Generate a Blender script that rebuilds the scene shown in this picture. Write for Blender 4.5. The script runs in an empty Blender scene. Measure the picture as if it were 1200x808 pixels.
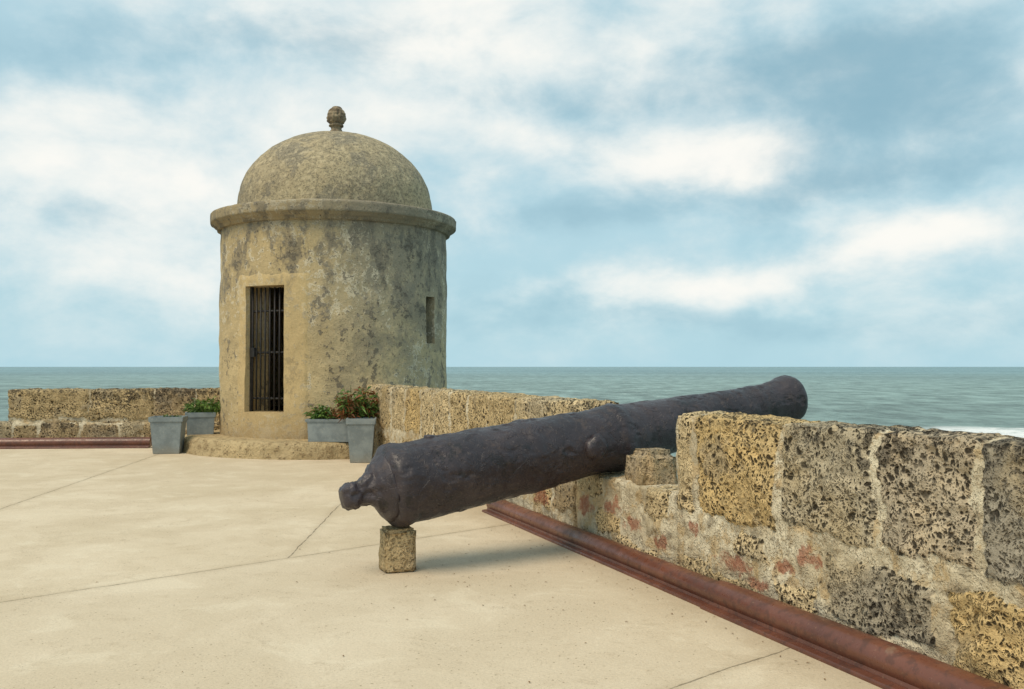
import bpy, bmesh, math, random
from mathutils import Vector, Matrix, noise
random.seed(7)
S=bpy.context.scene
S.view_settings.view_transform='Standard'; S.view_settings.look='None'; S.view_settings.exposure=0
COL=S.collection
# ---------------------------------------------------------------- helpers
class NT:
    def __init__(s,nt): s.nt=nt
    def n(s,t,props=None,ins=None):
        nd=s.nt.nodes.new(t)
        for k,v in (props or {}).items(): setattr(nd,k,v)
        for k,v in (ins or {}).items():
            if v is None: continue
            if isinstance(v,bpy.types.NodeSocket): s.nt.links.new(v,nd.inputs[k])
            else: nd.inputs[k].default_value=v
        return nd
    def m(s,op,a,b=None,c=None,clamp=False):
        return s.n('ShaderNodeMath',{'operation':op,'use_clamp':clamp},{0:a,1:b,2:c}).outputs[0]
    def mix(s,f,a,b,blend='MIX'):
        def cc(v): return (*v,1) if isinstance(v,tuple) and len(v)==3 else v
        return s.n('ShaderNodeMix',{'data_type':'RGBA','blend_type':blend},{0:f,6:cc(a),7:cc(b)}).outputs[2]
    def ss(s,x,a,b,lo=0.0,hi=1.0):
        return s.n('ShaderNodeMapRange',{'interpolation_type':'SMOOTHSTEP'},{0:x,1:a,2:b,3:lo,4:hi}).outputs[0]
    def noise(s,v,sc,det=4.0,ro=0.55,dist=0.0,col=False):
        return s.n('ShaderNodeTexNoise',None,{'Vector':v,'Scale':sc,'Detail':det,'Roughness':ro,'Distortion':dist}).outputs[1 if col else 0]
    def vor(s,v,sc,feat='F1',rnd=1.0,out='Distance'):
        return s.n('ShaderNodeTexVoronoi',{'feature':feat},{'Vector':v,'Scale':sc,'Randomness':rnd}).outputs[out]
    def vadd(s,a,b): return s.n('ShaderNodeVectorMath',{'operation':'ADD'},{0:a,1:b}).outputs[0]
    def vscale(s,a,f): return s.n('ShaderNodeVectorMath',{'operation':'SCALE'},{0:a,'Scale':f}).outputs[0]
    def vmul(s,a,b): return s.n('ShaderNodeVectorMath',{'operation':'MULTIPLY'},{0:a,1:b}).outputs[0]
    def xyz(s,v):
        o=s.n('ShaderNodeSeparateXYZ',None,{0:v}).outputs; return o[0],o[1],o[2]
    def attr(s,name):
        return s.n('ShaderNodeAttribute',{'attribute_name':name})
def newmat(name):
    m=bpy.data.materials.new(name); m.use_nodes=True
    nt=m.node_tree; b=nt.nodes['Principled BSDF']; N=NT(nt)
    tc=N.n('ShaderNodeTexCoord').outputs['Object']
    return m,N,b,tc
def fin(N,b,col=None,rough=None,height=None,bs=0.5,bd=0.02,spec=0.3,metal=0.0):
    def put(k,v):
        if v is None: return
        if isinstance(v,bpy.types.NodeSocket): N.nt.links.new(v,b.inputs[k])
        else: b.inputs[k].default_value=(*v,1) if isinstance(v,tuple) else v
    put('Base Color',col); put('Roughness',rough); put('Specular IOR Level',spec); put('Metallic',metal)
    if height is not None:
        bp=N.n('ShaderNodeBump',None,{'Strength':bs,'Distance':bd,'Height':height})
        N.nt.links.new(bp.outputs[0],b.inputs['Normal'])
def meshobj(name,bm,mats,smooth=True,parent=None):
    me=bpy.data.meshes.new(name); bm.normal_update(); bm.to_mesh(me); bm.free()
    for m in mats: me.materials.append(m)
    if smooth:
        for p in me.polygons: p.use_smooth=True
    o=bpy.data.objects.new(name,me); COL.objects.link(o)
    if parent:
        o.parent=parent; o.matrix_parent_inverse=Matrix.Translation(parent.location).inverted()
    return o
def empty(name,loc):
    e=bpy.data.objects.new(name,None); e.location=loc; e.empty_display_size=.3; COL.objects.link(e); return e
def tag(o,label,cat,group=None):
    o["label"]=label; o["category"]=cat
    if group: o["group"]=group
def fbm(p,o=4):
    a=0;f=1;w=.5
    for i in range(o): a+=w*noise.noise(p*f); f*=2.1; w*=.5
    return a
def lathe(bm,prof,O,A,segs=64,disp=None,mat=0):
    A=A.normalized(); U=A.orthogonal().normalized() if abs(A.z)<.9 else Vector((1,0,0)); V=A.cross(U).normalized(); U=V.cross(A)
    rings=[]
    for l,r in prof:
        if r<1e-5:
            rings.append([bm.verts.new(O+A*l)]); continue
        ring=[]
        for i in range(segs):
            a=2*math.pi*i/segs; d=U*math.cos(a)+V*math.sin(a)
            p=O+A*l+d*r
            if disp: p=p+d*disp(p,l,r)
            ring.append(bm.verts.new(p))
        rings.append(ring)
    for k in range(len(rings)-1):
        a,b=rings[k],rings[k+1]
        for i in range(segs):
            j=(i+1)%segs
            if len(a)==1 and len(b)==1: continue
            if len(a)==1: f=bm.faces.new((a[0],b[j],b[i]))
            elif len(b)==1: f=bm.faces.new((a[i],a[j],b[0]))
            else: f=bm.faces.new((a[i],a[j],b[j],b[i]))
            f.material_index=mat
    return rings
def refine(prof,step):
    out=[prof[0]]
    for (l0,r0),(l1,r1) in zip(prof,prof[1:]):
        n=max(1,int(math.hypot(l1-l0,r1-r0)/step))
        for i in range(1,n+1): out.append((l0+(l1-l0)*i/n,r0+(r1-r0)*i/n))
    return out
def box(bm,c,sx,sy,sz,rot=0.0,taper=1.0,mat=0):
    R=Matrix.Rotation(rot,3,'Z'); vs=[]
    for z,k in((0,taper),(sz,1)):
        for x,y in((-1,-1),(1,-1),(1,1),(-1,1)):
            vs.append(bm.verts.new(Vector(c)+R@Vector((x*sx/2*k,y*sy/2*k,z))))
    fs=[(3,2,1,0),(4,5,6,7),(0,1,5,4),(1,2,6,5),(2,3,7,6),(3,0,4,7)]
    out=[]
    for f in fs:
        q=bm.faces.new([vs[i] for i in f]); q.material_index=mat; out.append(q)
    return vs,out
def tube(bm,p0,p1,r,seg=8):
    A=(p1-p0); lathe(bm,[(0,0),(0,r),(A.length,r),(A.length,0)],p0,A,seg)
def sharp(bm,ang):
    for ed in bm.edges:
        if len(ed.link_faces)==2 and ed.calc_face_angle(0)>ang: ed.smooth=False

# ---------------------------------------------------------------- materials
def mat_masonry(name='coral_masonry',pitk=1.0):
    m,N,b,tc=newmat(name)
    tone=N.attr('tone').outputs['Color']; st=N.attr('stone').outputs['Fac']; li=N.attr('lichen').outputs['Fac']; rd=N.attr('red').outputs['Fac']
    w=N.vadd(tc,N.vscale(N.noise(tc,7,3,.6,col=True),.11))
    n1=N.noise(w,2.6,4,.6); n2=N.noise(tc,15,5,.68); n3=N.noise(tc,70,3,.6)
    v1=N.vor(w,34); v2=N.vor(w,80); v3=N.vor(w,14)
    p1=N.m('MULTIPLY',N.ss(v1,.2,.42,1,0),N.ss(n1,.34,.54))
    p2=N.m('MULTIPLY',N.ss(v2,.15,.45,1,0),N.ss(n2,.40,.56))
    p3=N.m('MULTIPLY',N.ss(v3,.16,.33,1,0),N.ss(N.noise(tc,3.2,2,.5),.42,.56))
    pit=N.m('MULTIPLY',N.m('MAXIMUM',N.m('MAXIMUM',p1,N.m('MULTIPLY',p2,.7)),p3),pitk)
    sc=N.mix(N.ss(n1,.3,.7),N.vscale(tone,.75),N.vscale(tone,1.25))
    sc=N.mix(N.m('MULTIPLY',N.ss(n2,.45,.62),.6),sc,N.vscale(tone,1.5))
    # colour drifts from block to block and inside each block
    dr=N.noise(w,1.7,4,.6)
    sc=N.mix(N.m('MULTIPLY',N.ss(dr,.46,.6),.45),sc,(.52,.39,.21))
    sc=N.mix(N.m('MULTIPLY',N.ss(dr,.46,.36),.4),sc,(.34,.30,.235))
    lm=N.m('MULTIPLY',N.ss(N.m('ADD',N.m('ADD',N.m('MULTIPLY',n2,.9),N.m('MULTIPLY',n1,.5)),N.m('MULTIPLY',li,.5)),.86,1.03),.8)
    sc=N.mix(lm,sc,(.075,.066,.055))
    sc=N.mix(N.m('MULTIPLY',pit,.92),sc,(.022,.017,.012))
    mc=N.mix(N.ss(n1,.35,.65),(.50,.41,.27),(.73,.64,.47))
    mc=N.mix(N.m('MULTIPLY',N.ss(n2,.52,.66),.6),mc,(.28,.2,.115))
    nq=N.noise(w,5,5,.65)
    mc=N.mix(N.m('MULTIPLY',N.ss(nq,.52,.6),.6),mc,(.50,.34,.16))
    mc=N.mix(N.m('MULTIPLY',N.ss(nq,.43,.35),.5),mc,(.17,.14,.105))
    mc=N.mix(N.m('MULTIPLY',N.ss(v2,.1,.3,1,0),N.ss(n1,.45,.6)),mc,(.08,.065,.05))
    mc=N.mix(N.m('MULTIPLY',N.ss(v3,.05,.2,1,0),N.ss(nq,.5,.6)),mc,(.05,.04,.03))
    stm=N.ss(N.m('ADD',N.m('ADD',st,N.m('MULTIPLY',N.m('SUBTRACT',n2,.5),1.6)),N.m('MULTIPLY',N.m('SUBTRACT',nq,.5),1.0)),.30,.64)
    c=N.mix(stm,mc,sc)
    rm=N.ss(N.m('ADD',N.m('MULTIPLY',rd,.5),N.m('MULTIPLY',N.m('SUBTRACT',N.noise(w,8,5,.7),.5),1.5)),.24,.45)
    c=N.mix(N.m('MULTIPLY',N.m('MULTIPLY',rm,N.ss(rd,.05,.35)),.8),c,N.mix(N.ss(n2,.4,.6),(.28,.08,.04),(.42,.2,.125)))
    c=N.mix(1.0,c,N.mix(n3,(.72,.72,.72),(1.24,1.24,1.24)),'MULTIPLY')
    h=N.m('SUBTRACT',N.m('ADD',N.m('MULTIPLY',n2,.9),N.m('MULTIPLY',n3,.3)),N.m('MULTIPLY',N.m('MULTIPLY',pit,N.m('MAXIMUM',stm,.25)),1.3))
    fin(N,b,c,.93,h,1.0,.028,spec=.15)
    return m
MAS=mat_masonry(); SMO=mat_masonry('smooth_stone',.45)

def mat_plaster(name,dome=False,warm=False,step=False):
    m,N,b,tc=newmat(name)
    x,y,z=N.xyz(tc)
    w=N.vadd(tc,N.vscale(N.noise(tc,2.2,3,.6,col=True),.35))
    n1=N.noise(w,.75,4,.62); n2=N.noise(w,2.3,5,.7); n3=N.noise(tc,9,4,.68); n4=N.noise(tc,38,4,.68)
    c=N.mix(N.ss(n1,.38,.6),(.33,.275,.185),(.46,.375,.235))
    c=N.mix(N.m('MULTIPLY',N.ss(n2,.48,.6),.75),c,(.54,.43,.26) if not dome else (.43,.345,.215))
    if not warm and not step:
        c=N.mix(N.m('MULTIPLY',N.ss(N.noise(w,1.4,4,.68),.52,.6),.6),c,(.22,.2,.16))
    if not dome and not step:
        streak=N.noise(N.vmul(w,(1.9,1.9,.9)),1.3,5,.7)
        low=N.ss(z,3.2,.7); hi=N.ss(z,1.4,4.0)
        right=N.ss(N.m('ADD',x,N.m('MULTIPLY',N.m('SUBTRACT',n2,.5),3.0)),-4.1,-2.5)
        if warm:
            c=N.mix(.74,c,(.60,.44,.215)); c=N.mix(N.m('MULTIPLY',N.ss(n2,.5,.6),.4),c,(.42,.31,.165))
        else:
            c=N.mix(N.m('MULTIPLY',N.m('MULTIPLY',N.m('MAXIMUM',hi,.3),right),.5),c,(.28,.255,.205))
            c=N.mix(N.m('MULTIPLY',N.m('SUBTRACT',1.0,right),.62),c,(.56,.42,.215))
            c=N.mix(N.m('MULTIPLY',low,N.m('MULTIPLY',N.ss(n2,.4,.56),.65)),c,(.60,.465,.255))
        c=N.mix(N.m('MULTIPLY',N.m('MULTIPLY',hi,N.ss(streak,.48,.58)),.65 if not warm else .25),c,(.16,.145,.12))
        c=N.mix(N.m('MULTIPLY',N.ss(N.m('ADD',n3,N.m('MULTIPLY',n1,.8)),.96,1.0),.7 if not warm else .35),c,(.66,.58,.43))
        c=N.mix(N.m('MULTIPLY',N.ss(N.m('ADD',n3,N.m('MULTIPLY',streak,.9)),1.03,1.08),.7 if not warm else .25),c,(.12,.105,.085))
        c=N.mix(N.m('MULTIPLY',N.ss(N.m('ADD',z,N.m('MULTIPLY',n2,.4)),1.2,.45),.5),c,(.26,.18,.1))
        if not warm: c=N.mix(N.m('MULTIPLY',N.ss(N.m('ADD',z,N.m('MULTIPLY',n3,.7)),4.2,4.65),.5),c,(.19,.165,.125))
    if step:
        c=N.mix(.55,c,(.56,.41,.21)); c=N.mix(N.m('MULTIPLY',N.ss(n3,.5,.62),.6),c,(.24,.165,.085))
    if dome:
        c=N.mix(N.m('MULTIPLY',N.ss(N.noise(tc,16,4,.75),.5,.57),.6),c,(.16,.14,.10))
        c=N.mix(N.m('MULTIPLY',N.ss(n2,.56,.64),.5),c,(.18,.165,.135))
        c=N.mix(N.m('MULTIPLY',N.ss(n3,.46,.38),.55),c,(.58,.48,.31))
    vp=N.vor(w,11 if not dome else 22)
    pk=N.m('MULTIPLY',N.ss(vp,.05,.2,1,0),N.ss(n2,.42 if not warm else .6,.62))
    vp2=N.vor(tc,36); pk2=N.m('MULTIPLY',N.ss(vp2,.1,.32,1,0),N.ss(n3,.44,.58))
    pk=N.m('MAXIMUM',pk,N.m('MULTIPLY',pk2,.8))
    c=N.mix(N.m('MULTIPLY',pk,.75 if not warm else .4),c,(.06,.05,.037))
    c=N.mix(1.0,c,N.mix(n4,(.70,.70,.70),(1.25,1.25,1.25)),'MULTIPLY')
    h=N.m('SUBTRACT',N.m('ADD',N.m('MULTIPLY',n3,.9),N.m('ADD',N.m('MULTIPLY',n4,.35),N.m('MULTIPLY',n2,.7))),N.m('MULTIPLY',pk,.6))
    fin(N,b,c,.92,h,(.45 if warm else .7) if not step else .9,.04 if not step else .07,spec=.15)
    return m
PLA=mat_plaster('weathered_plaster'); DOM=mat_plaster('dome_plaster',dome=True); WARM=mat_plaster('door_plaster',warm=True); STEP=mat_plaster('step_stone',step=True)

def mat_iron():
    m,N,b,tc=newmat('cannon_iron')
    n1=N.noise(tc,2.0,4,.6); n2=N.noise(tc,9,6,.68); n3=N.noise(tc,60,4,.65)
    c=N.mix(N.ss(n1,.35,.65),(.024,.017,.021),(.044,.032,.037))
    c=N.mix(N.m('MULTIPLY',N.ss(n2,.55,.68),.55),c,(.085,.058,.048))
    c=N.mix(N.m('MULTIPLY',N.ss(n3,.58,.68),.5),c,(.12,.10,.092))
    c=N.mix(N.m('MULTIPLY',N.ss(N.noise(tc,5,5,.7),.57,.63),.7),c,(.010,.008,.009))
    fl=N.ss(N.noise(tc,5.5,5,.62,.8),.5,.53)
    h=N.m('ADD',N.m('ADD',N.m('MULTIPLY',n2,.7),N.m('MULTIPLY',n3,.3)),N.m('MULTIPLY',fl,.4))
    fin(N,b,c,N.ss(n2,.3,.7,.30,.54),h,.65,.015,spec=.5)
    return m
IRON=mat_iron()
def mat_rust():
    m,N,b,tc=newmat('rusty_painted_steel')
    n1=N.noise(tc,1.6,4,.6); n2=N.noise(tc,14,5,.65); n3=N.noise(tc,60,3,.6)
    c=N.mix(N.ss(n1,.35,.65),(.10,.034,.02),(.17,.06,.034))
    c=N.mix(N.m('MULTIPLY',N.ss(n2,.5,.62),.5),c,(.055,.024,.017))
    c=N.mix(N.m('MULTIPLY',N.ss(n3,.62,.72),.45),c,(.3,.18,.11))
    c=N.mix(N.m('MULTIPLY',N.ss(N.noise(tc,4,5,.7),.62,.7),.45),c,(.26,.18,.12))
    fin(N,b,c,N.ss(n2,.35,.65,.26,.48),N.m('ADD',n2,N.m('MULTIPLY',n3,.3)),.22,.006,spec=.55); return m
RUST=mat_rust()
def simple(name,c1,c2,sc=6,rough=.7,bs=.3,spec=.3):
    m,N,b,tc=newmat(name); n=N.noise(tc,sc,5,.6); n2=N.noise(tc,sc*7,3,.6)
    c=N.mix(N.ss(n,.35,.65),c1,c2)
    fin(N,b,N.mix(1.0,c,N.mix(n2,(.8,.8,.8),(1.15,1.15,1.15)),'MULTIPLY'),rough,N.m('ADD',n,N.m('MULTIPLY',n2,.4)),bs,.01,spec=spec); return m
def mat_pot():
    m,N,b,tc=newmat('grey_planter'); x,y,z=N.xyz(tc)
    n=N.noise(tc,5,5,.65); n2=N.noise(tc,30,3,.6)
    c=N.mix(N.ss(n,.35,.65),(.19,.22,.23),(.27,.305,.31))
    c=N.mix(N.m('MULTIPLY',N.ss(N.m('ADD',z,N.m('MULTIPLY',n,.3)),.36,.12),.5),c,(.3,.26,.19))
    c=N.mix(N.m('MULTIPLY',N.ss(n2,.58,.68),.35),c,(.42,.4,.34))
    fin(N,b,c,.6,n2,.2,.006); return m
POT=mat_pot()
SOIL=simple('soil',(.02,.014,.01),(.05,.035,.02),20,.95,.8,.1)
BLACK=simple('black_iron_bars',(.012,.012,.013),(.03,.026,.024),20,.5,.3)
def mat_leaf(name,a,c):
    m,N,b,tc=newmat(name)
    at=N.attr('rnd').outputs['Fac']
    fin(N,b,N.mix(at,a,c),.5,None,spec=.35); return m
LEAF=mat_leaf('green_leaves',(.035,.085,.015),(.16,.25,.045))
LEAFR=mat_leaf('croton_leaves',(.07,.07,.02),(.28,.085,.03))
DRY=simple('dry_leaf',(.12,.06,.025),(.25,.14,.06),30,.8,.2)

# ---------------------------------------------------------------- layout
W0=Vector((-.15,10.79,0)); Wd=Vector((2.24,-5.93,0)); WL=Wd.length; u=Wd.normalized(); nn=Vector((-u.y,u.x,0))
def Wp(t,off=0,z=0): return W0+Wd*t+nn*off+Vector((0,0,z))
TC=Vector((-3.59,19.43,0)); cdir=Vector((3.59,-19.43,0)).normalized(); rdir=Vector((-cdir.y,cdir.x,0))
def tw(a,R,z): 
    a=math.radians(a); return TC+(cdir*math.cos(a)+rdir*math.sin(a))*R+Vector((0,0,z))

# ---------------------------------------------------------------- ground
def mat_ground():
    m,N,b,tc=newmat('concrete_paving')
    x,y,z=N.xyz(tc)
    n3=N.noise(tc,8,5,.7)
    wob=N.m('MULTIPLY',N.m('SUBTRACT',N.noise(tc,3,4,.6),.5),.05)
    def line(x0,y0,x1,y1):
        dx,dy=x1-x0,y1-y0; L=math.hypot(dx,dy); mx,my=-dy/L,dx/L
        return N.m('ADD',N.m('ADD',N.m('MULTIPLY',N.m('SUBTRACT',x,x0),mx),N.m('MULTIPLY',N.m('SUBTRACT',y,y0),my)),wob)
    fA=line(-3.49,6.52,-.087,9.69); fD=line(.72,4.74,1.59,5.48)
    fB=line(-1.87,8.07,-2.0,11.2); fC=line(-5.75,10.73,-6.45,17.4)
    far=N.m('MULTIPLY',N.m('LESS_THAN',fA,0.0),50.0)
    dA=N.m('ABSOLUTE',fA); dB=N.m('ADD',N.m('ABSOLUTE',fB),far); dC=N.m('ADD',N.m('ABSOLUTE',fC),far); dD=N.m('ABSOLUTE',fD)
    d=N.m('MINIMUM',N.m('MINIMUM',dA,dB),N.m('MINIMUM',dC,dD))
    dd=N.m('ADD',d,N.m('MULTIPLY',N.m('SUBTRACT',n3,.5),.03))
    j=N.ss(dd,.001,.008,1,0)
    n1=N.noise(tc,.33,5,.62,.4); n2=N.noise(tc,1.3,6,.7,.5); n4=N.noise(tc,60,4,.72); n5=N.noise(tc,2.4,7,.8,1.2)
    c=N.mix(N.ss(n1,.38,.62),(.57,.465,.325),(.65,.54,.395))
    c=N.mix(N.m('MULTIPLY',N.ss(n2,.47,.6),.38),c,(.51,.405,.275))
    c=N.mix(N.m('MULTIPLY',N.m('LESS_THAN',fA,0.0),.3),c,(.63,.53,.40))
    c=N.mix(N.m('MULTIPLY',N.ss(n2,.45,.37),.4),c,(.72,.62,.47))
    c=N.mix(N.m('MULTIPLY',N.ss(n3,.57,.7),.25),c,(.38,.29,.185))
    c=N.mix(N.m('MULTIPLY',N.ss(n5,.57,.66),.32),c,(.39,.305,.2))
    vs=N.vor(N.vadd(tc,N.vscale(N.noise(tc,30,2,.5,col=True),.03)),22)
    sp=N.m('MULTIPLY',N.ss(vs,.06,.17,1,0),N.ss(n2,.45,.56))
    c=N.mix(N.m('MULTIPLY',sp,.85),c,(.18,.125,.07))
    sp2=N.m('MULTIPLY',N.ss(N.vor(tc,60),.1,.24,1,0),N.ss(n5,.42,.56))
    c=N.mix(N.m('MULTIPLY',sp2,.6),c,(.23,.17,.11))
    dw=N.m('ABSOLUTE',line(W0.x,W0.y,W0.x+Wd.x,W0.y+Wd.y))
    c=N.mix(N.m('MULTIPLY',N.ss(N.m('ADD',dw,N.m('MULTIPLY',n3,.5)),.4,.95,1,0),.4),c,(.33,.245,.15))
    c=N.mix(N.m('MULTIPLY',N.ss(N.m('ADD',d,N.m('MULTIPLY',n5,.12)),.03,.17,1,0),.3),c,(.35,.27,.17))
    c=N.mix(N.m('MULTIPLY',j,.65),c,(.13,.1,.065))
    c=N.mix(1.0,c,N.mix(n4,(.72,.72,.72),(1.24,1.24,1.24)),'MULTIPLY')
    h=N.m('SUBTRACT',N.m('ADD',N.m('MULTIPLY',n3,.7),N.m('ADD',N.m('MULTIPLY',n4,.35),N.m('MULTIPLY',n2,.9))),N.m('MULTIPLY',j,.8))
    fin(N,b,c,.86,h,.55,.02,spec=.2); return m
GR=mat_ground()
BAST=simple('bastion_stone',(.2,.16,.1),(.34,.27,.17),2,.95,.8,.1)
bm=bmesh.new()
LW0=Vector((-5.6,19.9,0)); LW1=Vector((-10.12,19.55,0)); lu=(LW1-LW0).normalized(); ln=Vector((lu.y,-lu.x,0)) 
if ln.y<0: ln=-ln
pts=[Wp(2.6,.4),Wp(-1.0,.4)]
for a in range(75,266,10): pts.append(tw(a,3.0,0))
pts+= [LW0+lu*.9+ln*.5, LW0+lu*30+ln*.5, Vector((-36,-9,0)), Vector((7,-9,0))]
top=[bm.verts.new(p) for p in pts]; bot=[bm.verts.new(p+Vector((0,0,-9))) for p in pts]
f=bm.faces.new(top); f.normal_update()
if f.normal.z<0: f.normal_flip()
for i in range(len(pts)):
    k=(i+1)%len(pts); q=bm.faces.new((top[i],top[k],bot[k],bot[i])); q.material_index=1
bmesh.ops.recalc_face_normals(bm,faces=bm.faces[:])
bmesh.ops.triangulate(bm,faces=[f])
g=meshobj('ground',bm,[GR,BAST],smooth=False); g["kind"]="structure"; g["label"]="sun-bleached concrete terrace on top of the fort"
random.seed(21); bm=bmesh.new()
def litter(x,y,s):
    R=Matrix.Rotation(random.uniform(0,6.28),3,'Z'); z0=.004
    P=[(-1,0,0),(-.2,.38,.25),(1,0,.1),(-.1,-.4,.3)]
    v=[bm.verts.new(Vector((x,y,z0))+R@Vector((a*s,b_*s,c_*s))) for a,b_,c_ in P]; bm.faces.new(v)
for k in range(110): litter(random.gauss(-.1,.7),random.gauss(7.4,.6),random.uniform(.005,.013))
for k in range(70): litter(random.uniform(-6,2),random.uniform(4,13),random.uniform(.005,.015))
for k in range(60):
    p=Wp(random.uniform(.2,1.1),-random.uniform(.28,.42)-abs(random.gauss(0,.06))); litter(p.x,p.y,random.uniform(.005,.013))
lt=meshobj('leaf_litter',bm,[DRY],smooth=False); lt["kind"]="stuff"; lt["label"]="dry leaf fragments and grit scattered on the paving"; lt["category"]="litter"

# ---------------------------------------------------------------- sea
def mat_sea():
    m,N,b,tc=newmat('sea_water')
    x,y,z=N.xyz(tc)
    v=N.vmul(tc,(.6,1.0,1.0))
    nb=N.noise(N.vmul(tc,(.11,.045,1)),1,8,.78); nl=N.noise(N.vmul(tc,(.0025,.004,1)),1,4,.6)
    n2=N.noise(v,.45,5,.65); n3=N.noise(v,.03,4,.6)
    c=N.mix(N.ss(y,80,1800),(.215,.30,.28),(.19,.30,.325))
    c=N.mix(N.ss(nl,.4,.6),N.vscale(c,.9),N.vscale(c,1.1))
    c=N.mix(N.ss(nb,.34,.66),N.vscale(c,.55),N.vscale(c,1.42))
    cap=N.m('MULTIPLY',N.ss(nb,.60,.65),N.ss(n3,.47,.62))
    cap=N.m('MULTIPLY',cap,N.ss(y,700,150))
    gx=N.ss(N.m('ADD',x,N.m('MULTIPLY',N.noise(tc,.06,3,.6),14)),62,70); yy=N.m('ADD',y,N.m('ADD',N.m('MULTIPLY',N.m('SUBTRACT',N.noise(tc,.05,3,.5),.5),26),N.m('MULTIPLY',x,.12)))
    def band(c0,wd): return N.ss(N.m('ABSOLUTE',N.m('SUBTRACT',yy,c0)),wd*.5,wd,1,0)
    bnd=N.m('MAXIMUM',band(130,15),band(106,7))
    foam=N.m('MULTIPLY',N.m('MULTIPLY',bnd,gx),N.ss(N.noise(v,.3,5,.75),.34,.5))
    fo=N.m('MAXIMUM',N.m('MULTIPLY',cap,.55),foam)
    c=N.mix(fo,c,(.88,.88,.86))
    h=N.m('ADD',N.m('MULTIPLY',nb,4.0),N.m('MULTIPLY',n2,.6))
    fin(N,b,c,.5,h,.6,1.0,spec=.18); return m
bm=bmesh.new(); e=60000
vs=[bm.verts.new(p) for p in((-e,-e,-7),(e,-e,-7),(e,e,-7),(-e,e,-7))]; bm.faces.new(vs)
sea=meshobj('sea',bm,[mat_sea()],smooth=False); sea["kind"]="structure"; sea["label"]="grey-green choppy sea with breaking foam"

# ---------------------------------------------------------------- masonry walls
def sst(x,a,b):
    t=max(0,min(1,(x-a)/(b-a))); return t*t*(3-2*t)
def wall_seg(bm,lay,O,u,n,s0,s1,zt,th,ds,dq,blocks,seed=0.0,amp=1.0,bottom=-.02,reds=()):
    prof=[]
    nf=max(4,int((zt-bottom)/dq))
    for i in range(nf+1): prof.append((0,bottom+(zt-bottom)*i/nf,(-1,0) if i<nf else (-.7,.7)))
    nt=max(3,int(th/(dq*1.3)))
    for i in range(1,nt+1): prof.append((th*i/nt,zt,(0,1) if i<nt else (.7,.7)))
    nb=10
    for i in range(1,nb+1): prof.append((th,zt+(bottom-zt)*i/nb,(1,0)))
    ns=max(2,int((s1-s0)/ds)); rows=[]
    for k in range(ns+1):
        s=s0+(s1-s0)*k/ns; row=[]
        for w,z,(a,bz) in prof:
            p=O+u*s+n*w+Vector((0,0,z)); pn=p+Vector((seed,0,0))
            wx=fbm(pn*3.1,3)*.13+fbm(pn*13,2)*.045; wz=fbm(pn*3.1+Vector((9,3,1)),3)*.13+fbm(pn*13+Vector((5,5,5)),2)*.045
            ss_,zz=s+wx,min(z,zt-.03)+wz*(1 if z<zt-.12 else .2)
            best=0;tn=(.4,.3,.18);li=0
            for bl in blocks:
                d=min(ss_-bl[0],bl[1]-ss_,zz-bl[2],bl[3]-zz)
                mk=sst(d,-.02,.03)
                if mk>best: best=mk; tn=bl[4]; li=bl[5]
            rd=0
            for rs,rz,rw,rh in reds: rd=max(rd,math.exp(-((s-rs)/rw)**2-((z-rz)/rh)**2))
            h=best*.012+fbm(pn*1.6,3)*.035+fbm(pn*7,3)*.034
            j1=1-abs(best-.5)*2; h-=j1*.012
            vd=noise.voronoi(pn*19)[0][0]
            pm=1 if noise.noise(pn*3.5)>-.1 else .25
            h-=max(0,.36-vd)*.085*(best*pm+.12)
            vd2=noise.voronoi(pn*7)[0][0]
            h-=max(0,.25-vd2)*.13*(best+.15)
            ed=0
            if abs(z-zt)<1e-6 and (w==0 or abs(w-th)<1e-6): ed=-.02-.08*max(0,noise.noise(pn*6)+.1)
            elif zt-z<.04: ed=-.006
            h=h*amp+ed
            dirn=n*a+Vector((0,0,bz))
            v=bm.verts.new(p+dirn*h)
            v[lay[0]]=(*tn,1); v[lay[1]]=best; v[lay[2]]=li+.28*sst(z,zt-.35,zt); v[lay[3]]=rd
            row.append(v)
        rows.append(row)
    for r0,r1 in zip(rows,rows[1:]):
        for i in range(len(prof)-1): bm.faces.new((r0[i],r1[i],r1[i+1],r0[i+1]))
    bm.faces.new(rows[0]); bm.faces.new(list(reversed(rows[-1])))
def layers(bm):
    return (bm.verts.layers.float_color.new('tone'),bm.verts.layers.float.new('stone'),bm.verts.layers.float.new('lichen'),bm.verts.layers.float.new('red'))
OC=(.55,.41,.22); OC2=(.62,.48,.28); GY=(.46,.385,.265); BR=(.42,.31,.18); YL=(.62,.47,.23); OG=(.58,.41,.19)
T=lambda t:t*WL
bm=bmesh.new(); lay=layers(bm)
near=[(T(.618),T(.648),.52,1.4,OC2,-.1),
 (T(.658),T(.806),.56,1.4,OG,.04),(T(.816),T(.942),.62,1.4,GY,.2),(T(.951),T(1.046),.64,1.4,(.5,.40,.27),.16),
 (T(1.056),T(1.175),.60,1.4,(.38,.33,.25),.34),(T(1.185),T(1.33),.62,1.4,GY,.3),(T(1.35),T(1.5),.62,1.4,OC,.2),(T(1.52),T(1.7),.62,1.4,GY,.3),
 (T(.880),T(1.012),.16,.52,(.40,.335,.235),.3),(T(1.026),T(1.15),.06,.52,OG,-.15),(T(1.165),T(1.3),.1,.55,OC,.0),(T(1.33),T(1.6),.1,.55,OC,.0),
 (T(.73),T(.79),.34,.50,OC2,-.15),(T(.80),T(.866),.10,.30,OC2,-.15),(T(.69),T(.78),.04,.18,OC,-.1),(T(.625),T(.69),.06,.24,OC2,-.15)]
nred=[(T(.856),.45,.13,.07),(T(.73),.28,.3,.08),(T(.77),.20,.15,.05),(T(.645),.44,.12,.09),(T(.82),.36,.12,.05)]
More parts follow.
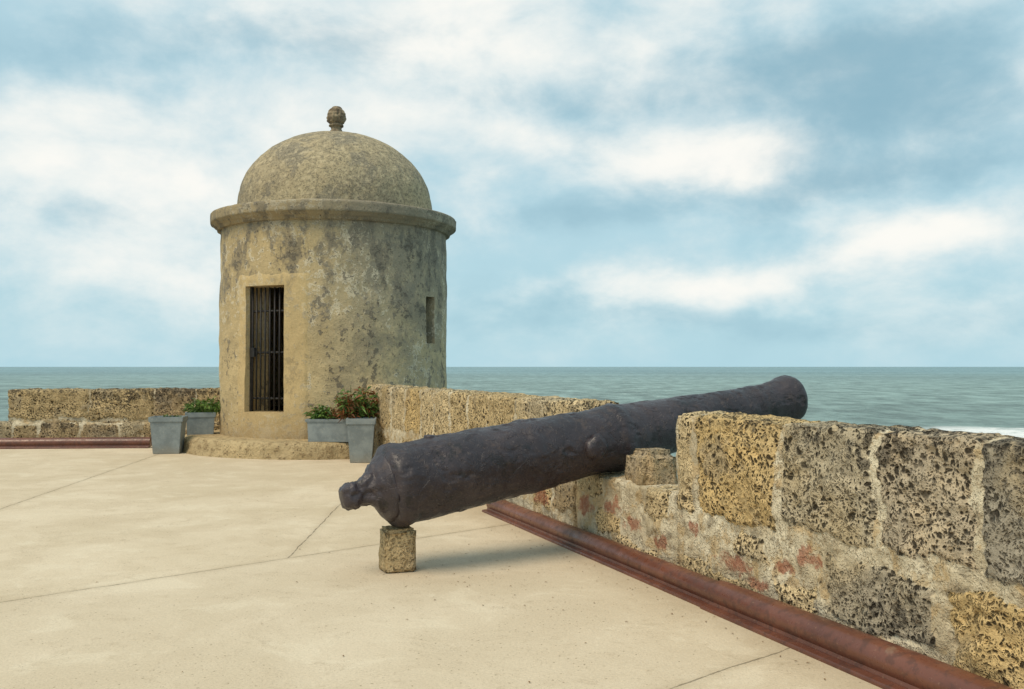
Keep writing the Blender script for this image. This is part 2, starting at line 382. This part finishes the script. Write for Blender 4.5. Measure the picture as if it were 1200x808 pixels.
wall_seg(bm,lay,W0,u,nn,T(.616),T(1.2),1.25,.36,.0145,.0145,near,reds=nred)
wall_seg(bm,lay,W0,u,nn,T(1.2)+.002,T(1.7),1.25,.36,.06,.05,near)
gap=[(T(.40),T(.47),.15,.36,OC,-.1),(T(.53),T(.59),.42,.64,OC2,-.1),(T(.46),T(.56),.02,.16,OC2,-.1),(T(.34),T(.42),.47,.64,OC2,-.1)]
gred=[(T(.36),.34,.2,.12),(T(.45),.42,.24,.1),(T(.505),.33,.2,.08),(T(.58),.24,.16,.08)]
wall_seg(bm,lay,W0,u,nn,T(.33)+.002,T(.616)-.002,.66,.5,.02,.02,gap,3.0,reds=gred)
farb=[]
random.seed(11); s=T(-1.16)
while s<T(.33):
    wd=random.uniform(.55,.95); farb.append((s,min(s+wd,T(.45)),.60+random.uniform(-.04,.04),1.4,random.choice([OC,OC2,YL,OC2,OG]),random.uniform(-.15,.05)))
    s+=wd+random.choice([.03,.05,.12])
s=T(-1.16)
while s<T(.33):
    wd=random.uniform(.3,.9); 
    if random.random()<.6: farb.append((s,s+wd,random.uniform(.08,.25),random.uniform(.42,.55),random.choice([OC,OC2,BR]),random.uniform(-.1,.1)))
    s+=wd+.06
wall_seg(bm,lay,W0,u,nn,T(-1.13),T(.33),1.27,.45,.03,.028,farb,7.0,reds=[(T(.2),.3,.3,.1),(T(-.1),.4,.3,.1)])
bmesh.ops.recalc_face_normals(bm,faces=bm.faces[:])
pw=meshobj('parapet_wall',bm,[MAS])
tag(pw,"long pitted coral-stone parapet wall with an embrasure gap","wall")

bm=bmesh.new(); lay=layers(bm)
lb=[];xs=[.0,.95,1.8,3.1,4.75]
tn=[(OC,.22),(BR,.3),(OC,.25),(OC,.15)]
for i in range(4): lb.append((xs[i]+.015,xs[i+1]-.015,.50+.03*(i%2),1.3,tn[i][0],tn[i][1]))
random.seed(5); s=0
while s<7.5:
    wd=random.uniform(.3,.8); lb.append((s,s+wd,random.uniform(.05,.15),random.uniform(.36,.5),random.choice([OC,BR,OC2,GY]),random.uniform(-.1,.2))); s+=wd+.06
wall_seg(bm,lay,LW0,lu,ln,-.4,4.70,1.13,.5,.03,.028,lb,13.0,1.4)
wall_seg(bm,lay,LW0-ln*.10,lu,ln,.3,6.6,.46,.6,.04,.035,[(a,b_,c_,d_-.03,e_,f_) for a,b_,c_,d_,e_,f_ in lb[4:]],17.0,1.4)
bl2=[(6.75+k*1.0,7.7+k*1.0,.5,1.3,OC,.2) for k in range(14)]
wall_seg(bm,lay,LW0,lu,ln,6.7,20,1.13,.5,.08,.06,bl2,19.0)
bmesh.ops.recalc_face_normals(bm,faces=bm.faces[:])
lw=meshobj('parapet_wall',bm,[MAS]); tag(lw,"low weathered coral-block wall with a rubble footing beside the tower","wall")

# ---------------------------------------------------------------- tower
tower=empty('watchtower',TC)
tag(tower,"round domed stone sentry tower with barred doorway and ball finial","watchtower")
RO,RI=2.25,1.72
CZ=4.26
ZB,ZT=.28,CZ+.2
dA0,dA1,dZ0,dZ1=-46.4,-23.8,.77,3.08
wA0,wA1,wZ0,wZ1=49.4,57.2,2.05,2.95
def grid(vals,lo,hi,step):
    pts=sorted(set([lo,hi]+[v for v in vals if lo<v<hi])); out=[]
    for a,b in zip(pts,pts[1:]):
        n=max(1,round((b-a)/step)); out+= [a+(b-a)*i/n for i in range(n)]
    return out+[hi]
angs=grid([dA0,dA1,wA0,wA1],-180,180,1.4)[:-1]; zs=grid([dZ0,dZ1,wZ0,wZ1],ZB,ZT,.06)
def hole(a,z): return (dA0<a<dA1 and dZ0<z<dZ1) or (wA0<a<wA1 and wZ0<z<wZ1)
def rdisp(p): return fbm(p*1.1,3)*.04+fbm(p*4,3)*.022
bm=bmesh.new(); VO={};VI={}
na=len(angs); nz=len(zs)
for i,a in enumerate(angs):
    for j,z in enumerate(zs):
        VO[i,j]=bm.verts.new(tw(a,RO+rdisp(tw(a,RO,z)),z)); VI[i,j]=bm.verts.new(tw(a,RI,z))
def solid(i,j):
    a0=angs[i%na]; a1=angs[(i+1)%na]; a1=a1 if a1>a0 else a1+360
    return not hole((a0+a1)/2,(zs[j]+zs[j+1])/2)
for i in range(na):
    k=(i+1)%na
    for j in range(nz-1):
        if solid(i,j):
            bm.faces.new((VO[i,j],VO[k,j],VO[k,j+1],VO[i,j+1])); bm.faces.new((VI[i,j],VI[i,j+1],VI[k,j+1],VI[k,j]))
            if not solid(k,j): bm.faces.new((VO[k,j],VI[k,j],VI[k,j+1],VO[k,j+1]))
            if not solid(i-1,j): bm.faces.new((VO[i,j],VO[i,j+1],VI[i,j+1],VI[i,j]))
            if j+1<nz-1 and not solid(i,j+1): bm.faces.new((VO[i,j+1],VO[k,j+1],VI[k,j+1],VI[i,j+1]))
            if j>0 and not solid(i,j-1): bm.faces.new((VO[i,j],VI[i,j],VI[k,j],VO[k,j]))
    bm.faces.new((VO[i,nz-1],VO[k,nz-1],VI[k,nz-1],VI[i,nz-1])); bm.faces.new((VO[i,0],VI[i,0],VI[k,0],VO[k,0]))
bmesh.ops.recalc_face_normals(bm,faces=bm.faces[:])
sharp(bm,.7)
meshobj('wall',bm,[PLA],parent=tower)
bm=bmesh.new()
lathe(bm,refine([(-.01,2.97),(.22,2.92),(.27,2.88),(.295,2.8),(.30,2.2)],.05)+[(.30,0)],TC,Vector((0,0,1)),180,lambda p,l,r:(fbm(p*1.2,3)*.12+fbm(p*6,3)*.06))
meshobj('plinth_step',bm,[STEP],parent=tower)
bm=bmesh.new(); lathe(bm,[(.5,0),(.76,0),(.76,RI-.003),(.5,RI-.003)],TC,Vector((0,0,1)),60)
meshobj('floor',bm,[SOIL],parent=tower,smooth=False)
bm=bmesh.new(); A=grid([dA0,dA1],-52.5,-12.3,1.2); Z=grid([dZ0,dZ1],.285,3.30,.06); V={}
for i,a in enumerate(A):
    for j,z in enumerate(Z):
        side_=i in(0,len(A)-1); topj=j==len(Z)-1
        aa=a+(fbm(Vector((i,z*2.5,1)),3)*2.8 if side_ else 0); zz=z+(fbm(Vector((a*.15,3,1)),3)*.12 if topj else 0)
        V[i,j]=bm.verts.new(tw(aa,RO+rdisp(tw(aa,RO,zz))+(-.004 if (side_ or topj) else .014),zz))
for i in range(len(A)-1):
    for j in range(len(Z)-1):
        if not hole((A[i]+A[i+1])/2,(Z[j]+Z[j+1])/2): bm.faces.new((V[i,j],V[i+1,j],V[i+1,j+1],V[i,j+1]))
for j in range(len(Z)-1):
    if dZ0-1e-4<=Z[j]<dZ1-1e-4:
        for a,sg in((dA0,1),(dA1,-1)):
            i=min(range(len(A)),key=lambda q:abs(A[q]-a))
            q0=bm.verts.new(tw(a+.12*sg,RO-.3,Z[j])); q1=bm.verts.new(tw(a+.12*sg,RO-.3,Z[j+1]))
            bm.faces.new((V[i,j],V[i,j+1],q1,q0))
for zz,dz in((dZ0,.006),(dZ1,-.006)):
    j=min(range(len(Z)),key=lambda q:abs(Z[q]-zz))
    for i in range(len(A)-1):
        if dA0-1e-4<=A[i]<dA1-1e-4:
            bm.faces.new((V[i,j],V[i+1,j],bm.verts.new(tw(A[i+1],RO-.3,zz+dz)),bm.verts.new(tw(A[i],RO-.3,zz+dz))))
bmesh.ops.remove_doubles(bm,verts=bm.verts[:],dist=.0005)
bmesh.ops.recalc_face_normals(bm,faces=bm.faces[:]); sharp(bm,.7)
meshobj('door_surround',bm,[WARM],parent=tower)
prof=[(CZ,RO-.05),(CZ+.005,RO+.06),(CZ+.07,RO+.075),(CZ+.075,RO+.11),(CZ+.10,RO+.13),(CZ+.13,RO+.175),(CZ+.135,RO+.19),(CZ+.31,RO+.195),(CZ+.33,RO+.175),(CZ+.345,RO+.05),(CZ+.42,2.0),(CZ+.45,1.8),(CZ+.16,1.7)]
bm=bmesh.new(); lathe(bm,refine(prof,.035),TC,Vector((0,0,1)),260,lambda p,l,r:fbm(p*1.5,3)*.018+fbm(p*11,2)*.012-.08*max(0,fbm(p*4+Vector((4,4,4)),3)-.2))
sharp(bm,.9)
meshobj('cornice',bm,[PLA],parent=tower)
DB=CZ+.38; DH=6.34-DB; pr=[(DB-.03,1.97),(DB+.04,1.96),(DB+.12,1.955)]
for k in range(1,40):
    a=math.radians(90*k/40); pr.append((DB+.12+(DH-.12)*math.sin(a),1.95*math.cos(a)**.95))
pr.append((DB+DH,0))
bm=bmesh.new(); lathe(bm,pr,TC,Vector((0,0,1)),150,lambda p,l,r:fbm(p*1.6,3)*.04+fbm(p*8,3)*.02)
meshobj('dome',bm,[DOM],parent=tower)
FIN=simple('finial_stone',(.13,.10,.07),(.33,.26,.17),9,.9,1.0,.1)
fb=6.29
prof=[(fb-.03,.34),(fb+.01,.30),(fb+.04,.22),(fb+.09,.145),(fb+.16,.105),(fb+.2,.115),(fb+.22,.15),(fb+.245,.148),(fb+.26,.12),(fb+.29,.155),(fb+.34,.182),(fb+.40,.19),(fb+.47,.182),(fb+.53,.155),(fb+.58,.115),(fb+.62,.065),(fb+.635,0)]
def fdisp(p,l,r):
    if l<fb+.28: return fbm(p*12,2)*.02
    q=p-TC; a=math.atan2(q.y,q.x); return .010*math.sin(a*8+l*40)*math.sin(a*8-l*40)+fbm(p*14,3)*.035
bm=bmesh.new(); lathe(bm,refine(prof,.016),TC,Vector((0,0,1)),84,fdisp)
meshobj('finial',bm,[FIN],parent=tower)
door_R=RO-.12
bm=bmesh.new()
for k in range(8):
    a=dA0+1.4+(dA1-dA0-2.8)*k/7
    tube(bm,tw(a,door_R,dZ0+.03),tw(a,door_R,dZ1-.03),.017)
for z in (1.02,1.86,2.62):
    pp=[tw(dA0+.9+(dA1-dA0-1.8)*k/6,door_R-.018,z) for k in range(7)]
    for a,b_ in zip(pp,pp[1:]): tube(bm,a,b_,.02)
door=meshobj('door',bm,[BLACK],parent=tower); door["label"]="black iron barred door"
bm=bmesh.new()
for a in (dA0+.7,dA1-.7): 
    c=tw(a,door_R,dZ0+.01); box(bm,c,.05,.05,dZ1-dZ0-.02,math.radians(a)+math.atan2(rdir.y,rdir.x))
o=meshobj('frame',bm,[BLACK],smooth=False); o.parent=door
bm=bmesh.new(); box(bm,tw(dA0+2.6,door_R+.03,1.78),.13,.05,.17,math.radians(dA0)+math.atan2(rdir.y,rdir.x))
o=meshobj('lock',bm,[BLACK],smooth=False); o.parent=door
bm=bmesh.new()
for a in (wA0+1.2,(wA0+wA1)/2,wA1-1.2): tube(bm,tw(a,RO-.2,wZ0+.002),tw(a,RO-.2,wZ1-.002),.014)
for z in (2.3,2.6): tube(bm,tw(wA0,RO-.2,z),tw(wA1,RO-.2,z),.012)
meshobj('window',bm,[BLACK],parent=tower)

# ---------------------------------------------------------------- cannon
CA=Vector((-.92,7.52,.67)); CB=Vector((2.79,9.6,1.28)); ax=(CB-CA).normalized()
can=empty('cannon',Vector((-.9,7.53,.34)))
tag(can,"old black iron cannon barrel resting on a stone and wall sill","cannon")
prof=[(-.09,.26),(-.07,.295),(-.055,.315),(-.03,.325),(.02,.329),(.06,.327),(.09,.318),(.6,.314),(1.13,.304),(1.16,.311),(1.21,.311),(1.24,.301),(1.9,.284),(2.03,.288),(2.07,.300),(2.13,.299),(2.18,.282),(2.35,.266),(3.1,.232),(3.72,.200),(3.75,.205),(3.80,.205),(3.85,.197),(4.0,.200),(4.12,.215),(4.2,.234),(4.26,.24),(4.3,.228),(4.33,.19),(4.335,.095),(3.8,.09),(3.8,0)]
def cdisp(p,l,r):
    k=min(1,r/.15)
    fl=fbm(p*4+Vector((3,0,0)),3); f2=fbm(p*6+Vector((9,2,0)),3)
    return (fbm(p*1.8,2)*.018+fbm(p*13,3)*.008+ .006*sst(fl,.03,.08)-.010*sst(f2,.22,.28))*k
bm=bmesh.new(); lathe(bm,[(-.12,0)]+[(-.115,.2)]+refine(prof,.018),CA,ax,190,cdisp)
bmesh.ops.recalc_face_normals(bm,faces=bm.faces[:])
meshobj('barrel',bm,[IRON],parent=can)
cp=[(-.445,0),(-.443,.05),(-.435,.076),(-.41,.09),(-.385,.101),(-.36,.110),(-.345,.110),(-.33,.103),(-.305,.098),(-.28,.102),(-.25,.114),(-.22,.134),(-.19,.158),(-.16,.19),(-.13,.225),(-.10,.258),(-.085,.272),(-.07,.25)]
bm=bmesh.new(); lathe(bm,refine(cp,.012),CA,ax,72,lambda p,l,r:(fbm(p*7,3)*.07+fbm(p*20,2)*.03)*min(1,r/.09)*(1 if l<-.15 else .4))
meshobj('cascabel',bm,[IRON],parent=can)
side=ax.cross(Vector((0,0,1))).normalized()
for sg in(1,-1):
    bm=bmesh.new()
    O=CA+ax*1.72+side*sg*.24+Vector((0,0,.0))
    lathe(bm,refine([(0,.115),(.06,.107),(.09,.095),(.105,.07),(.11,0)],.012),O,side*sg,40,lambda p,l,r:fbm(p*9,3)*.06)
    bmesh.ops.recalc_face_normals(bm,faces=bm.faces[:])
    meshobj('trunnion',bm,[IRON],parent=can)
bm=bmesh.new(); lathe(bm,refine([(0,.05),(.03,.045),(.035,.02),(.02,.018),(.02,0)],.01),CA+ax*.3+Vector((0,0,.308)),Vector((0,0,1)),20)
meshobj('touch_hole',bm,[IRON],parent=can)

def stone(name,c,sx,sy,sz,rot,taper,label,tone,li,seed,rnd=.02,sv=1.0,rough=1.0):
    bm=bmesh.new(); lay=layers(bm); box(bm,c,sx,sy,sz,rot,taper)
    bmesh.ops.bevel(bm,geom=bm.edges[:],offset=rnd,segments=3,affect='EDGES')
    bmesh.ops.subdivide_edges(bm,edges=bm.edges[:],cuts=8,use_grid_fill=True)
    bmesh.ops.remove_doubles(bm,verts=bm.verts[:],dist=.0004)
    bm.normal_update()
    for v in bm.verts:
        p=v.co+Vector((seed,0,0)); v.co+=v.normal*(fbm(p*5,3)*.06-max(0,.34-noise.voronoi(p*16)[0][0])*.05)*rough
        v[lay[0]]=(*tone,1); v[lay[1]]=sv; v[lay[2]]=li+ (.35 if v.co.z>c[2]+sz*.85 else 0)
    o=meshobj(name,bm,[SMO]); tag(o,label,"stone block"); return o
stone('support_stone',(-.90,7.56,-.01),.245,.22,.345,.35,1.05,"small tan stone block standing under the cannon breech",(.46,.34,.19),-.25,1,.02,1.0,.5)
stone('support_stone',(1.16,7.96,.57),.37,.32,.35,-1.2,1.12,"pitted brown stone block on the embrasure sill",(.42,.31,.18),-.1,4,.06,1.0,.8)

# ---------------------------------------------------------------- rusty rails
def rail(O,u,n,s0,s1,label,k=1.0,shift=0.0):
    bm=bmesh.new()
    P=[(.02,0),(.02,.016),(.024,.022),(.06,.026),(.07,.025),(.074,.012)]
    for q in range(0,14):
        a=math.radians(210-q*20); P.append((.160+.09*math.cos(a),.082+.078*math.sin(a)))
    P=[(a*k,b*k) for a,b in P]; ns=max(2,int((s1-s0)/.12)); rows=[]
    for i in range(ns+1):
        s=s0+(s1-s0)*i/ns
        rows.append([bm.verts.new(O+u*s+n*(w+shift+fbm(Vector((s*.5,0,5)),2)*.006)+Vector((0,0,z*(1+fbm(Vector((s*.8,w*9,2)),2)*.06)))) for w,z in P])
    for a,b in zip(rows,rows[1:]):
        for j in range(len(P)-1): bm.faces.new((a[j],b[j],b[j+1],a[j+1]))
    bm.faces.new(rows[0]); bm.faces.new(list(reversed(rows[-1])))
    bmesh.ops.recalc_face_normals(bm,faces=bm.faces[:]); sharp(bm,.6)
    o=meshobj('steel_pipe_rail',bm,[RUST]); tag(o,label,"rail",'rusty rails along the parapet'); return o
t0=.74
rail(W0,u,nn,T(.02),T(t0),"dark red rusty steel rail lying along the wall foot",1.0,-.262)
rail(W0,u,nn,T(t0)-.06,T(1.25),"slightly wider rusty steel rail lapping over its neighbour",1.1,-.28)
rail(LW0-ln*.9,lu,ln,1.62,9,"brown rusty rail on the terrace by the low wall",1.3,-.1)

# ---------------------------------------------------------------- planters and plants
def planter(c,sx,sy,h,rot,taper,label):
    e_=empty('planter',Vector(c)); tag(e_,label,'planter','grey planters by the tower')
    bm=bmesh.new()
    Rm=Matrix.Rotation(rot,3,'Z')
    def ring(z,kx,ky):
        return [bm.verts.new(Vector(c)+Rm@Vector((x*kx/2,y*ky/2,z))) for x,y in((-1,-1),(1,-1),(1,1),(-1,1))]
    R=[ring(0,sx*taper,sy*taper),ring(h*.86,sx*.96,sy*.96),ring(h*.865,sx*1.04,sy*1.04),ring(h,sx*1.06,sy*1.06),ring(h,sx*.92,sy*.92),ring(h-.06,sx*.9,sy*.9)]
    bm.faces.new(list(reversed(R[0])))
    for a,b in zip(R,R[1:]):
        for i in range(4): bm.faces.new((a[i],a[(i+1)%4],b[(i+1)%4],b[i]))
    bmesh.ops.bevel(bm,geom=[q for q in bm.edges],offset=.008,segments=2,affect='EDGES')
    meshobj('pot',bm,[POT],parent=e_,smooth=False)
    bm=bmesh.new(); box(bm,(c[0],c[1],c[2]+h-.09),sx*.89,sy*.89,.04,rot); meshobj('soil',bm,[SOIL],parent=e_,smooth=False)
    return e_
planter((-6.37,17.75,0),.58,.5,.68,.15,.8,"tall square grey-blue planter standing on the terrace")
planter((-6.05,18.6,.0),.54,.45,.72,.3,.85,"grey square planter tucked between the wall and tower step")
planter((-3.18,16.78,.29),.78,.34,.40,-.02,.92,"low grey rectangular trough planter on the tower step")
planter((-2.53,16.1,0),.47,.44,.74,.1,.76,"tall tapered grey-blue planter beside the tower step")
def plant(c,rx,ry,h,stems,leaves,ll,lw_,mats,label,seed,red=0.0,droop=.3):
    random.seed(seed); bm=bmesh.new(); rl=bm.verts.layers.float.new('rnd')
    c=Vector(c)
    for s in range(stems):
        a=random.uniform(0,6.28); q=math.sqrt(random.random())
        base=c+Vector((math.cos(a)*rx*q*.4,math.sin(a)*ry*q*.4,0)); hh=h*random.uniform(.45,1.0)*(1-.35*q)
        tip=c+Vector((math.cos(a)*rx*q,math.sin(a)*ry*q,hh))
        d=(tip-base); sd=d.cross(Vector((0,1,0.2))).normalized()*.006
        v=[bm.verts.new(base-sd),bm.verts.new(base+sd),bm.verts.new(tip+sd*.5),bm.verts.new(tip-sd*.5)]
        for k in v:k[rl]=.3
        bm.faces.new(v)
        mi=1 if random.random()<red else 0
        for l in range(leaves):
            t=random.uniform(.3,1); p=base+d*t
            o=Vector((random.gauss(0,1),random.gauss(0,1),random.gauss(.35,.6))).normalized()
            L=ll*random.uniform(.6,1.2); wv=o.cross(Vector((random.gauss(0,1),random.gauss(0,1),random.gauss(0,1)))).normalized()*lw_*random.uniform(.6,1.1)
            dn=Vector((0,0,-droop*L)); r=random.random()
            v=[bm.verts.new(p),bm.verts.new(p+o*L*.45+wv),bm.verts.new(p+o*L+dn),bm.verts.new(p+o*L*.45-wv)]
            for k in v:k[rl]=r
            f_=bm.faces.new(v); f_.material_index=mi
    o=meshobj('plant',bm,mats,smooth=False); tag(o,label,'plant'); return o
plant((-5.95,18.6,.66),.42,.26,.40,50,10,.14,.018,[LEAF,LEAFR],"short leafy green plant in a grey planter",1)
plant((-6.32,17.8,.60),.2,.2,.14,10,7,.09,.014,[LEAF,LEAFR],"sparse green sprouts in a tall grey planter",5)
plant((-3.28,16.8,.63),.32,.18,.36,46,10,.13,.02,[LEAF,LEAFR],"bright green leafy plant in a low trough",2,.12)
plant((-2.66,16.4,.62),.42,.28,.80,80,12,.16,.022,[LEAF,LEAFR],"bushy croton with green and reddish leaves",3,.5)

# ---------------------------------------------------------------- world
w=bpy.data.worlds.new("World"); S.world=w; w.use_nodes=True
w.cycles.sampling_method='MANUAL'; w.cycles.sample_map_resolution=256
nt=w.node_tree; nt.nodes.clear(); N=NT(nt)
SAZ,SEL=math.radians(-135),math.radians(58)
sky=N.n('ShaderNodeTexSky',{'sky_type':'NISHITA','sun_disc':False,'sun_elevation':SEL,'sun_rotation':SAZ,'air_density':1.0,'dust_density':1.5}).outputs[0]
D=N.n('ShaderNodeTexCoord').outputs['Generated']
x,y,z=N.xyz(D)
F=1120.
wn=N.noise(N.vmul(D,(1,1,1.6)),3.4,6,.58,col=True); wx,wy,wz=N.xyz(wn)
U=N.m('ADD',N.m('MULTIPLY',N.m('ARCTAN2',x,y),F),N.m('MULTIPLY',N.m('SUBTRACT',wx,.5),260))
V=N.m('ADD',N.m('MULTIPLY',N.m('ARCSINE',z),F),N.m('MULTIPLY',N.m('SUBTRACT',wy,.5),150))
def gauss(px,py,sx,sy,slope=0.0,amp=1.0):
    u0=math.atan((px-600)/F)*F; v0=math.atan((430-py)/math.hypot(F,px-600))*F
    du=N.m('SUBTRACT',U,u0); dv=N.m('SUBTRACT',N.m('SUBTRACT',V,v0),N.m('MULTIPLY',du,slope))
    a=N.m('DIVIDE',du,sx); b=N.m('DIVIDE',dv,sy)
    e=N.m('ADD',N.m('MULTIPLY',a,a),N.m('MULTIPLY',b,b))
    return N.m('MULTIPLY',N.m('EXPONENT',N.m('MULTIPLY',e,-1.0)),amp)
def total(L):
    o=L[0]
    for q in L[1:]: o=N.m('ADD',o,q)
    return o
n1=N.noise(N.vmul(D,(1,1,2.0)),2.6,4,.55,.2); n2=N.noise(N.vmul(D,(1,1,1.7)),7.5,8,.58,.15)
white=total([gauss(120,190,190,65,-.1,.7),gauss(40,100,150,40,0,.5),gauss(570,40,240,75,-.1,.72),gauss(700,190,210,42,-.15,.62),gauss(850,205,95,30,.1,.6),
  gauss(1090,285,240,28,.14,.85),gauss(720,338,240,22,.04,.55),gauss(130,300,240,45,0,.45),gauss(400,140,160,70,0,.4),gauss(860,0,90,16,0,.2)])
dark=total([gauss(1050,125,220,64,.0,1.0),gauss(930,70,170,40,.1,.5),gauss(1080,40,180,30,0,.35),gauss(1010,225,190,26,.12,.6),gauss(900,375,460,24,0,.5),gauss(650,265,150,26,.1,.5),gauss(190,40,250,34,.1,.5),gauss(80,250,120,22,.1,.3),gauss(420,30,90,30,0,.3),gauss(640,120,150,22,0,.25)])
wf=N.ss(N.m('ADD',N.m('ADD',N.m('MULTIPLY',white,.72),N.m('MULTIPLY',N.m('SUBTRACT',n1,.5),.9)),N.m('MULTIPLY',N.m('SUBTRACT',n2,.5),1.5)),-.15,.8)
df=N.ss(N.m('ADD',dark,N.m('MULTIPLY',N.m('SUBTRACT',n2,.5),-1.5)),.05,1.15)
base=N.mix(N.ss(z,.0,.3),(.46,.69,.77),(.46,.67,.75))
base=N.mix(.10,base,N.vscale(sky,.09))
c=N.mix(wf,base,(.93,.92,.87))
c=N.mix(N.m('MULTIPLY',df,.8),c,(.235,.42,.52))
c=N.mix(N.ss(z,.08,-.01,0,.55),c,(.44,.665,.745))
bg=N.n('ShaderNodeBackground',None,{'Color':c,'Strength':1.05})
out=N.n('ShaderNodeOutputWorld',None,{0:bg.outputs[0]})
sl=bpy.data.lights.new('sun','SUN'); sl.energy=2.6; sl.angle=math.radians(34); sl.color=(1,.84,.63)
so=bpy.data.objects.new('sun',sl); COL.objects.link(so)
sd=Vector((math.sin(SAZ)*math.cos(SEL),math.cos(SAZ)*math.cos(SEL),math.sin(SEL)))
so.rotation_euler=(-sd).to_track_quat('-Z','Y').to_euler(); so.location=sd*30

# ---------------------------------------------------------------- camera
cam=bpy.data.cameras.new('camera'); cam.lens=33.6; cam.sensor_width=36; cam.clip_end=200000; cam.clip_start=.05
co=bpy.data.objects.new('camera',cam); co.location=(0,0,1.6); co.rotation_euler=(math.radians(91.33),0,0)
COL.objects.link(co); S.camera=co
